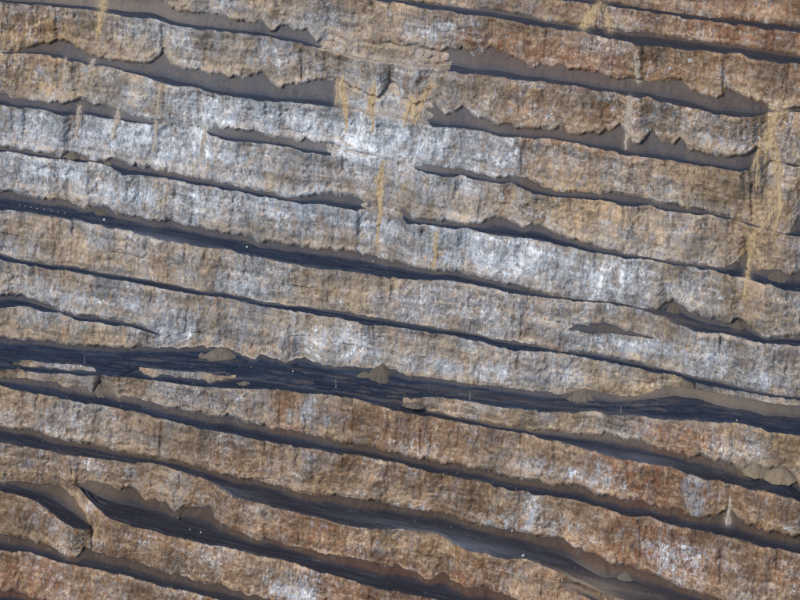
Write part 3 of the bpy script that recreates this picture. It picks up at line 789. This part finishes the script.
# rubble of the upper right ledges and the aprons carries the colour of the faces above it; sandy aprons
scree_white = sum(blob(*b) for b in ((380, 55, 55, 12, .55), (330, 148, 40, 10, .4), (400, 165, 40, 8, .4), (180, 122, 60, 8, .5), (250, 60, 360, 130, .24), (640, 110, 260, 80, .14)))  # the broad pale entries paint haze over the upper scree
scree_tan = sum(blob(*b) for b in ((700, 400, 120, 18, .45), (100, 388, 30, 8, .5), (760, 465, 40, 12, .6), (100, 5, 120, 14, .55), (760, 430, 60, 10, .5),
                                   (540, 424, 120, 8, .35), (570, 570, 60, 10, .5), (580, 590, 60, 10, .5), (70, 158, 16, 6, .9), (90, 500, 30, 22, .35)))
ZS = np.stack([np.clip(scree_white * warp, 0, 1), np.clip(Rz * 0.8, 0, 1), np.clip(scree_tan * warp + STAIN, 0, 1), np.clip(Bz, 0, 1)], -1)
led_white = sum(blob(*b) for b in ((300, 60, 480, 140, .16, 8), (460, 545, 60, 6, .7), (400, 525, 60, 4, .35), (225, 492, 30, 5, .35), (640, 459, 50, 5, .45), (160, 238, 50, 4, .5), (270, 262, 60, 4, .3),  # broad first entry paints haze over the upper floors
                                   (560, 445, 30, 4, .3)))
led_tan = sum(blob(*b) for b in ((580, 585, 60, 9, .9), (700, 326, 50, 4, .2), (660, 316, 30, 6, .3), (540, 404, 200, 4, .15)))
for rI, (cls, t, ter) in enumerate(DISP):
    if cls == 2 and KEYS[ter] in ('J', 'M', 'G'):
        q = G[rI][:, 1] * math.cos(STRIKE) - G[rI][:, 0] * math.sin(STRIKE)
        led_tan[rI] += (0.22 if KEYS[ter] == 'J' else 0.15) * sstep(0.12, 0.5, fbm(SS[rI] / 12.0, q / 1.1, 651, 4, 0.6))
ZL = np.stack([np.clip(led_white * warp, 0, 1), np.clip(Rz * 0, 0, 1), np.clip(led_tan * warp + STAIN, 0, 1), np.clip(Bz * 0.8 + Rz * 0.5, 0, 1)], -1)

# ------------------------------------------------------------------ the terraces
LABELS = {
    'above2': "rock terrace highest up the pit wall, above the topmost ledge",
    'above1': "rock terrace of red brown rock above the top corner ledge",
    'A': "red brown rock terrace crossing the top corner, topmost ledge in view",
    'B': "rusty rock terrace under the narrow dark ledge, second from the top",
    'C': "grey and brown rock terrace above the three sandy gravel streaks",
    'D': "grey rock terrace with scree heaps, cut by the long sandy chute",
    'E': "pale grey rock terrace with a broken, rubble filled ledge",
    'F': "pale bluish rock terrace ending below the long sandy chute",
    'G': "wide dark ledge with white stones on pale banded rock terrace",
    'spur': "short brown spur ledge pinched out within the pale rock face",
    'H': "brown grey rock terrace under the long even thin dark ledge",
    'I': "short rock terrace whose dark ledge tapers out below bright white patch",
    'J': "widest dark double ledge across the middle with rubble mounds",
    'berm': "low tan rubble terrace along the lip of the widest dark ledge",
    'K': "brown rock terrace with scalloped scree below the double ledge",
    'M': "brown rock terrace below the curving blue black haul road ledge",
    'channel': "small dark channel ledge beside the haul road at the bottom edge",
    'N': "brown rock terrace whose dark ledge starts with curved loader tracks",
    'Nw': "short dark ledge curving down into the slumped rubble",
    'O': "reddish brown rock terrace above the bottom corner",
    'Pp': "dark ledge and red rock in the bottom corner",
    'below1': "rock terrace just below the bottom edge",
    'below2': "lowest rock terrace above the pit floor",
}
GROUP = "stepped terraces of the pit wall"

qi, qj = np.meshgrid(np.arange(NR - 1), np.arange(NC - 1), indexing='ij')
QUAD = np.stack([qi * NC + qj, (qi + 1) * NC + qj, (qi + 1) * NC + qj + 1, qi * NC + qj + 1], -1)
owner = np.repeat(TER[:, None], NC - 1, 1)
# a face below a pinched out ledge belongs to the terrace above it
for i in range(NB):
    if BANDS[i]['partial']:
        inact = ~ACT[i][:-1]
        p = i - 1
        rows = np.where(TER == i)[0]
        for rI in rows:
            owner[rI, inact] = np.where(owner[rows[0] - 1 if rows[0] else 0, inact] >= 0, owner[rows[0] - 1, inact], p)
cls2 = np.repeat(CLS[:, None], NC - 1, 1)
for i in range(NB):                                # zero width strips count as face
    if BANDS[i]['partial']:
        rows = np.where((TER == i) & (CLS > 0))[0]
        cls2[np.ix_(rows, np.where(~ACT[i][:-1])[0])] = 0
for key, x0, x1 in (('C', 320, 448), ('E', 158, 207), ('E', 328, 418), ('D', 338, 430), ('F', 366, 402), ('spur', 500, 570)):
    kb = KEYS.index(key)
    for rI in np.where((TER == kb) & (CLS > 0))[0]:
        xj_ = XS[:-1] + 9 * fbm(Y[rI][:-1] / 5.0, XS[:-1] / 12.0, 971, 3)
        cls2[rI, (xj_ > x0) & (xj_ < x1)] = 0
jb = KEYS.index('J')
xm = XS[:-1]
dark = gm[:-1] < 0.35
rows = np.where((TER == jb) & (CLS == 0))[0]
cls2[np.ix_(rows, np.where(dark)[0])] = 2
GV = G.reshape(-1, 3)
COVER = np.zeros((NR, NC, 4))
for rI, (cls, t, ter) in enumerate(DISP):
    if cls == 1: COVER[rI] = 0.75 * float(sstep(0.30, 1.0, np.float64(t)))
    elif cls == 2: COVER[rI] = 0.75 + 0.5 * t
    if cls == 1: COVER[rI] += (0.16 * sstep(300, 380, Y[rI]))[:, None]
    if cls in (1, 2): COVER[rI] *= (0.80 + 0.20 * sstep(90, 240, Y[rI] - 0.12 * XS))[:, None]  # thins the dark cover up top, for pale dust and painted haze
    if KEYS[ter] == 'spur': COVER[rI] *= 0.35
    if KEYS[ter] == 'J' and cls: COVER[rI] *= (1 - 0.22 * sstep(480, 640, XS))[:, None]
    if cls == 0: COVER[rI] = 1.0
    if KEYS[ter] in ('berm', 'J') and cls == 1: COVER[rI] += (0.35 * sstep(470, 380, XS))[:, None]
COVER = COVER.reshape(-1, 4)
TERRACE = {}
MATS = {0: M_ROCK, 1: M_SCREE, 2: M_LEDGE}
ATT = {0: ZONE.reshape(-1, 4), 1: ZS.reshape(-1, 4), 2: ZL.reshape(-1, 4)}
PNAME = {0: 'rock_face', 1: 'scree_slope', 2: 'ledge'}
for i in range(NB):
    base = CREST[i][int(np.argmax(ACT[i]) + ACT[i].sum() // 2)]
    e = empty('rock_terrace', tuple(base))
    tag(e, LABELS[KEYS[i]], 'rock terrace', GROUP)
    TERRACE[KEYS[i]] = e
    for c in (0, 1, 2):
        sel = (owner == i) & (cls2 == c)
        if not sel.any(): continue
        q = QUAD[sel]
        used, inv = np.unique(q.ravel(), return_inverse=True)
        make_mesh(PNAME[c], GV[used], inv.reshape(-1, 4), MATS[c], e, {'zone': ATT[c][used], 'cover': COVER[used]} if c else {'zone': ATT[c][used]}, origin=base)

# ------------------------------------------------------------------ things laid on the wall
def on_wall(x, y):
    """points of the built wall at survey positions (same shape arrays)"""
    x = np.asarray(x, float); y = np.asarray(y, float)
    sh = x.shape
    xf = np.clip((x.ravel() - X0) / DX, 0, NC - 1.001); yf = y.ravel()
    j = xf.astype(int); fx = xf - j
    out = np.zeros((len(xf), 3))
    for jj in np.unique(j):
        mk = j == jj
        ya = yf[mk]
        pa = np.stack([np.interp(ya, Y[:, jj], G[:, jj, a]) for a in range(3)], -1)
        pb = np.stack([np.interp(ya, Y[:, jj + 1], G[:, jj + 1, a]) for a in range(3)], -1)
        f = fx[mk][:, None]
        out[mk] = pa * (1 - f) + pb * f
    return out.reshape(*sh, 3)

def patch(name, x0, x1, y0, y1, stepx, hfun, mat, label, cat, group=None):
    """rubble lying on the wall: a sheet lifted off the wall by hfun metres, dipping into it round the edge"""
    xs = np.arange(x0, x1 + 1e-6, stepx); ys = np.arange(y0, y1 + 1e-6, stepx)
    px, py = np.meshgrid(xs, ys)
    p = on_wall(px, py)
    # soften the wall under the rubble so that it reads as a fill
    h = hfun(px, py)
    d = CAM - p; d /= np.linalg.norm(d, axis=-1, keepdims=True)
    p = p + d * h[..., None]
    ny, nx = px.shape
    a, b = np.meshgrid(np.arange(ny - 1), np.arange(nx - 1), indexing='ij')
    q = np.stack([a * nx + b, (a + 1) * nx + b, (a + 1) * nx + b + 1, a * nx + b + 1], -1).reshape(-1, 4)
    hf = h.ravel()
    q = q[(hf[q] > -0.35).any(1)]
    used, inv = np.unique(q.ravel(), return_inverse=True)
    v = p.reshape(-1, 3)[used]
    org = v[np.argmin(v[:, 2])]
    o = make_mesh(name, v, inv.reshape(-1, 4), mat, None, None, origin=org)
    return tag(o, label, cat, group)

def spill(paths, label, mat=M_SPILL, hgt=0.30, seed=1, rag=0.8, stepx=0.5):
    xs = [p[0] for pts, w in paths for p in pts]; ys = [p[1] for pts, w in paths for p in pts]
    mw = max(max(w) for pts, w in paths) * 1.8 + 2
    def hf(px, py):
        dd = np.full(px.shape, 1e9)
        for pts, w in paths:
            dd = np.minimum(dd, seg_dist(px, py, pts, w))
        n = fbm(px / 1.3, py / 8.0, 700 + seed, 3, 0.65) * rag * 1.3 + fbm(px / 2.0, py / 3.0, 740 + seed, 3, 0.6) * rag * 0.9
        core = 1 - dd + n
        return np.clip(core * hgt, -0.8, hgt * 0.75) + 0.10 * fbm(px / 1.5, py / 1.5, 780 + seed, 2)
    return patch('gravel_spill', min(xs) - mw, max(xs) + mw, min(ys) - mw, max(ys) + mw, stepx, hf, mat, label, 'gravel spill', "gravel spilled down the faces")

for pts_, lab_, kw_ in SPILLS:
    kw_ = dict(kw_)
    if kw_.pop('grey', False): kw_['mat'] = M_SPILL_GREY
    spill(pts_, lab_, **kw_)

def heap(ax, ay, half, rad, tan, label, mat, seed, rnd=0.6):
    """a rubble cone (or short ridge, half = half its length) banked against the face, at its angle of rest"""
    A = on_wall(np.array([ax]), np.array([ay]))[0]
    fwd = CAM - A; fwd[2] = 0; fwd /= np.linalg.norm(fwd)
    A = A + fwd * 0.5
    nth, nr = 72, 26
    th = np.linspace(0, 2 * math.pi, nth, endpoint=False); rr_ = np.linspace(0, 1, nr) ** 0.9 * rad
    TH, RR = np.meshgrid(th, rr_)
    cx_ = np.cos(TH); sy_ = np.sin(TH)
    px_ = cx_ * RR * (1 + half / 3.5); py_ = sy_ * RR
    rib = fbm(TH * 4.5 + 7 * seed, RR / 6.0, 800 + seed, 3) * 0.16 * RR
    z_ = -tan * (np.sqrt(RR ** 2 + rnd ** 2) - rnd) + rib * 0.7 + 0.13 * fbm(px_ / 0.9, py_ / 0.9, 850 + seed, 3)
    v = A + px_[..., None] * S_DIR + py_[..., None] * np.array([-S_DIR[1], S_DIR[0], 0]) + z_[..., None] * np.array([0, 0, 1.0])
    i_, j_ = np.meshgrid(np.arange(nr - 1), np.arange(nth), indexing='ij')
    q = np.stack([i_ * nth + j_, (i_ + 1) * nth + j_, (i_ + 1) * nth + (j_ + 1) % nth, i_ * nth + (j_ + 1) % nth], -1).reshape(-1, 4)
    o = make_mesh('rubble_heap', v.reshape(-1, 3), q, mat, origin=A - np.array([0, 0, tan * rad]))
    return tag(o, label, 'rubble heap', "rubble heaps on the ledges")

heap(383, 363, 0.0, 6.5, 0.80, "dark brown pointed rubble cone on the middle double ledge", M_MOUND, 1, 0.2)
heap(222, 347, 3.0, 6.0, 0.72, "broad tan rubble mound on the double ledge", M_MOUND_TAN, 2, 1.0)
heap(756, 463, 0.0, 4.6, 0.85, "smaller of the twin rounded tan heaps under the pale face", M_HEAP, 3, 1.3)
heap(781, 467, 0.5, 5.6, 0.80, "larger of the twin rounded tan heaps under the pale face", M_HEAP, 4, 1.6)
heap(100, 383, 0.0, 5.5, 0.75, "small tan scree cone below the berm end", M_MOUND_TAN, 7, 0.3)
heap(365, 371, 1.0, 3.0, 0.6, "low rubble mound beside the dark pointed cone", M_MOUND_TAN, 8)
heap(246, 381, 1.5, 3.0, 0.5, "tan rubble lump on the lower lip of the double ledge", M_MOUND_TAN, 9)
heap(413, 402, 2.2, 2.6, 0.5, "sunlit tan rubble lump on the berm below the cone", M_MOUND_TAN, 10)
heap(586, 388, 1.5, 6.0, 0.55, "tan rubble mound at the double ledge below a blue stain", M_MOUND_TAN, 11)
heap(102, 208, 1.0, 5.5, 0.6, "grey rubble mound on the wide dark ledge with white stones", M_MOUND, 12)
heap(73, 151, 0.3, 3.0, 0.75, "brown scree peak breaking the thin upper ledge", M_MOUND_TAN, 13)
heap(109, 160, 0.2, 2.4, 0.75, "small brown scree peak next to the taller one", M_MOUND_TAN, 14)
heap(626, 572, 0.3, 3.5, 0.7, "rounded rubble knob beside the haul road", M_MOUND_TAN, 17, 1.2)
heap(747, 252, 0.0, 9.0, 0.80, "brown scree cone at the foot of the long sandy chute", M_MOUND, 18, 0.3)
heap(780, 270, 1.0, 6.0, 0.65, "brown scree mound behind the ledge beyond the chute", M_MOUND, 19)
heap(738, 320, 0.6, 6.0, 0.65, "grey brown scree mound under ochre rock", M_MOUND, 20)
heap(676, 303, 0.6, 5.5, 0.65, "dark brown scree mound where the ledge steps down", M_MOUND, 21)

def rock_mesh(name, seed, mat, sub=2, n=None):
    import bmesh
    bm = bmesh.new()
    bmesh.ops.create_icosphere(bm, subdivisions=sub, radius=1.0)
    rs = np.random.RandomState(seed)
    pl = [(Vector(rs.normal(size=3)).normalized(), 0.55 + 0.3 * rs.rand()) for _ in range(9)]
    for v in bm.verts:
        for nrm, dd in pl:
            s = v.co.dot(nrm)
            if s > dd: v.co -= nrm * (s - dd)
        v.co *= 0.94 + 0.12 * rs.rand()
        v.co.z *= 0.75
    me = bpy.data.meshes.new(name); bm.to_mesh(me); bm.free()
    me.materials.append(mat)
    return me

BOULDERS = [
    (523, 557, 1.1, "white boulder at the edge of the haul road, larger one"),
    (512, 532, 0.9, "white boulder below the pale face above the haul road"),
    (178, 519, 1.1, "dark boulder against the scree of the lower loader ledge", M_STONE),
    (201, 533, 0.6, "small white boulder on the lower loader ledge"),
    (190, 530, 0.45, "tiny white boulder next to another on the loader ledge"),
    (379, 258, 0.8, "white boulder, first of the pair on the wide dark ledge"),
    (383, 258.5, 0.8, "white boulder, second of the pair on the wide dark ledge"),
    (373, 262, 0.6, "pale boulder just in front of the white pair"),
    (247, 247.5, 0.7, "white boulder on the dark ledge above the pale scratches"),
    (104, 220.5, 0.9, "white boulder at the foot of the grey mound"),
    (20, 205.5, 0.42, "white stone at the beginning of the row on the ledge"),
    (25, 206.5, 0.42, "white stone second in the row on the ledge"),
    (31, 208, 0.42, "white stone third in the row on the ledge"),
    (37, 209, 0.42, "white stone fourth in the row on the ledge"),
    (44, 210, 0.42, "white stone fifth in the row on the ledge"),
    (52, 211.5, 0.42, "white stone sixth in the row on the ledge"),
    (58, 212.5, 0.42, "white stone seventh in the row on the ledge"),
    (65, 213.5, 0.42, "white stone ending the row on the ledge"),
    (449, 545, 0.7, "pale stone in the middle of the haul road ledge"),
    (737, 422, 0.7, "pale stone on the brink below the tan scree apron"),
    (293, 372, 0.6, "pale stone on the double ledge before the cone"),
    (382, 372.5, 0.5, "small pale stone lodged on the dark cone"),
]
bm1 = rock_mesh('boulder', 3, M_BOULDER); bm2 = rock_mesh('boulder', 8, M_BOULDER); bm3 = rock_mesh('boulder', 5, M_STONE)
for k, bb in enumerate(BOULDERS):
    x, y, rad, lab = bb[:4]
    p = on_wall(np.array([x]), np.array([y]))[0]
    o = bpy.data.objects.new('boulder', bm3 if len(bb) > 4 else (bm1, bm2)[k % 2])
    COL.objects.link(o)
    o.location = (p[0], p[1], p[2] + rad * 0.45)
    rad *= 0.72
    o.scale = (rad, rad * 0.9, rad * 0.95); o.rotation_euler = (0.2 * k, 0.3, k * 1.7)
    tag(o, lab, 'boulder', "pale boulders lying on the ledges")

# loose stones that have rolled onto the ledges and scree: nobody could count them
rs = np.random.RandomState(77)
ico = rock_mesh('stone_shape', 21, M_STONE, 1)
iv = np.array([v.co[:] for v in ico.vertices]); it = np.array([p.vertices[:] for p in ico.polygons])
vs, fs = [], []
cnt = 0
NST = 5000
sx = rs.uniform(-60, 860, NST); kk = rs.randint(2, NB - 2, NST); tt = rs.rand(NST) ** 0.8
col = ((sx - X0) / DX).astype(int)
sy = U[kk, col] + (L[kk, col] - U[kk, col]) * (0.12 + 0.83 * tt)
ok = ACT[kk, col] & ((L - U)[kk, col] > 2.5)
pts = on_wall(sx[ok], sy[ok])
for p in pts:
    rad = 0.10 + 0.34 * rs.rand() ** 5
    a = rs.rand() * 6.28; c, s = math.cos(a), math.sin(a)
    q = iv * (rad * (0.8 + 0.4 * rs.rand(3)))
    q = np.stack([q[:, 0] * c - q[:, 1] * s, q[:, 0] * s + q[:, 1] * c, q[:, 2]], -1)
    vs.append(q + p + np.array([0, 0, rad * 0.3])); fs.append(it + cnt); cnt += len(iv)
o = make_mesh('rubble', np.concatenate(vs), np.concatenate(fs), M_STONE, smooth=False)
o['kind'] = 'stuff'
tag(o, "loose brown grey stones scattered over the ledges and scree", 'rubble')

# made-up thin poles standing in for pale upright streaks on the ledges
def stand_in_pole(x, y, hgt, label):
    p = on_wall(np.array([x]), np.array([y]))[0]
    e = empty('streak_pole', tuple(p))
    def tube(name, prof):
        n = 8
        a = np.arange(n) * 2 * math.pi / n
        v = np.concatenate([np.stack([np.cos(a) * r_, np.sin(a) * r_, np.full(n, z_)], -1) for r_, z_ in prof])
        q = [[i * n + j, i * n + (j + 1) % n, (i + 1) * n + (j + 1) % n, (i + 1) * n + j] for i in range(len(prof) - 1) for j in range(n)]
        return make_mesh(name, v, q, M_STREAK_POLE, e)
    tube('stand_in_pole', [(0.12, -0.3), (0.10, hgt * 0.5), (0.08, hgt), (0.01, hgt + 0.05)])
    tube('footing', [(0.01, 0.42), (0.2, 0.40), (0.28, 0.0), (0.3, -0.4)])
    tag(e, label, 'stand_in_pole', "pale streaks built as poles on the double ledge")
stand_in_pole(85, 364.5, 3.8, "thin pale streak built as a pole on the berm at the double ledge's start")
stand_in_pole(336, 388, 3.4, "thin pale streak built as a pole on the dark ledge before the pointed cone")
stand_in_pole(470, 400, 3.4, "thin pale streak built as a pole on the berm beyond the pointed cone")
stand_in_pole(621, 413, 2.4, "short pale streak built as a pole on the brink below the scree apron")

# ------------------------------------------------------------------ pit floor and plateau beyond the wall
def sheet(name, pts, mat):
    v = np.array(pts, float)
    o = make_mesh(name, v, [[0, 1, 2, 3]], mat, smooth=False, attrs={'zone': np.zeros((4, 4))})
    o['kind'] = 'structure'
    return o
zb = float(CREST[-1][:, 2].min()) - 6.0
zt = float(CONT[0][:, 2].max())
c0, c1 = CREST[-1][0], CREST[-1][-1]
sheet('pit_floor_ground', [(-900, -1700, zb), (900, -1700, zb), (900, 60, zb), (-900, 60, zb)], M_SCREE)
b0, b1 = CONT[0][0], CONT[0][-1]
sheet('plateau_ground', [(b0[0] - 0, b0[1], b0[2]), (b1[0], b1[1], b1[2]), (b1[0] + 900, 2500, zt), (b0[0] - 900, 2500, zt)], M_SCREE)
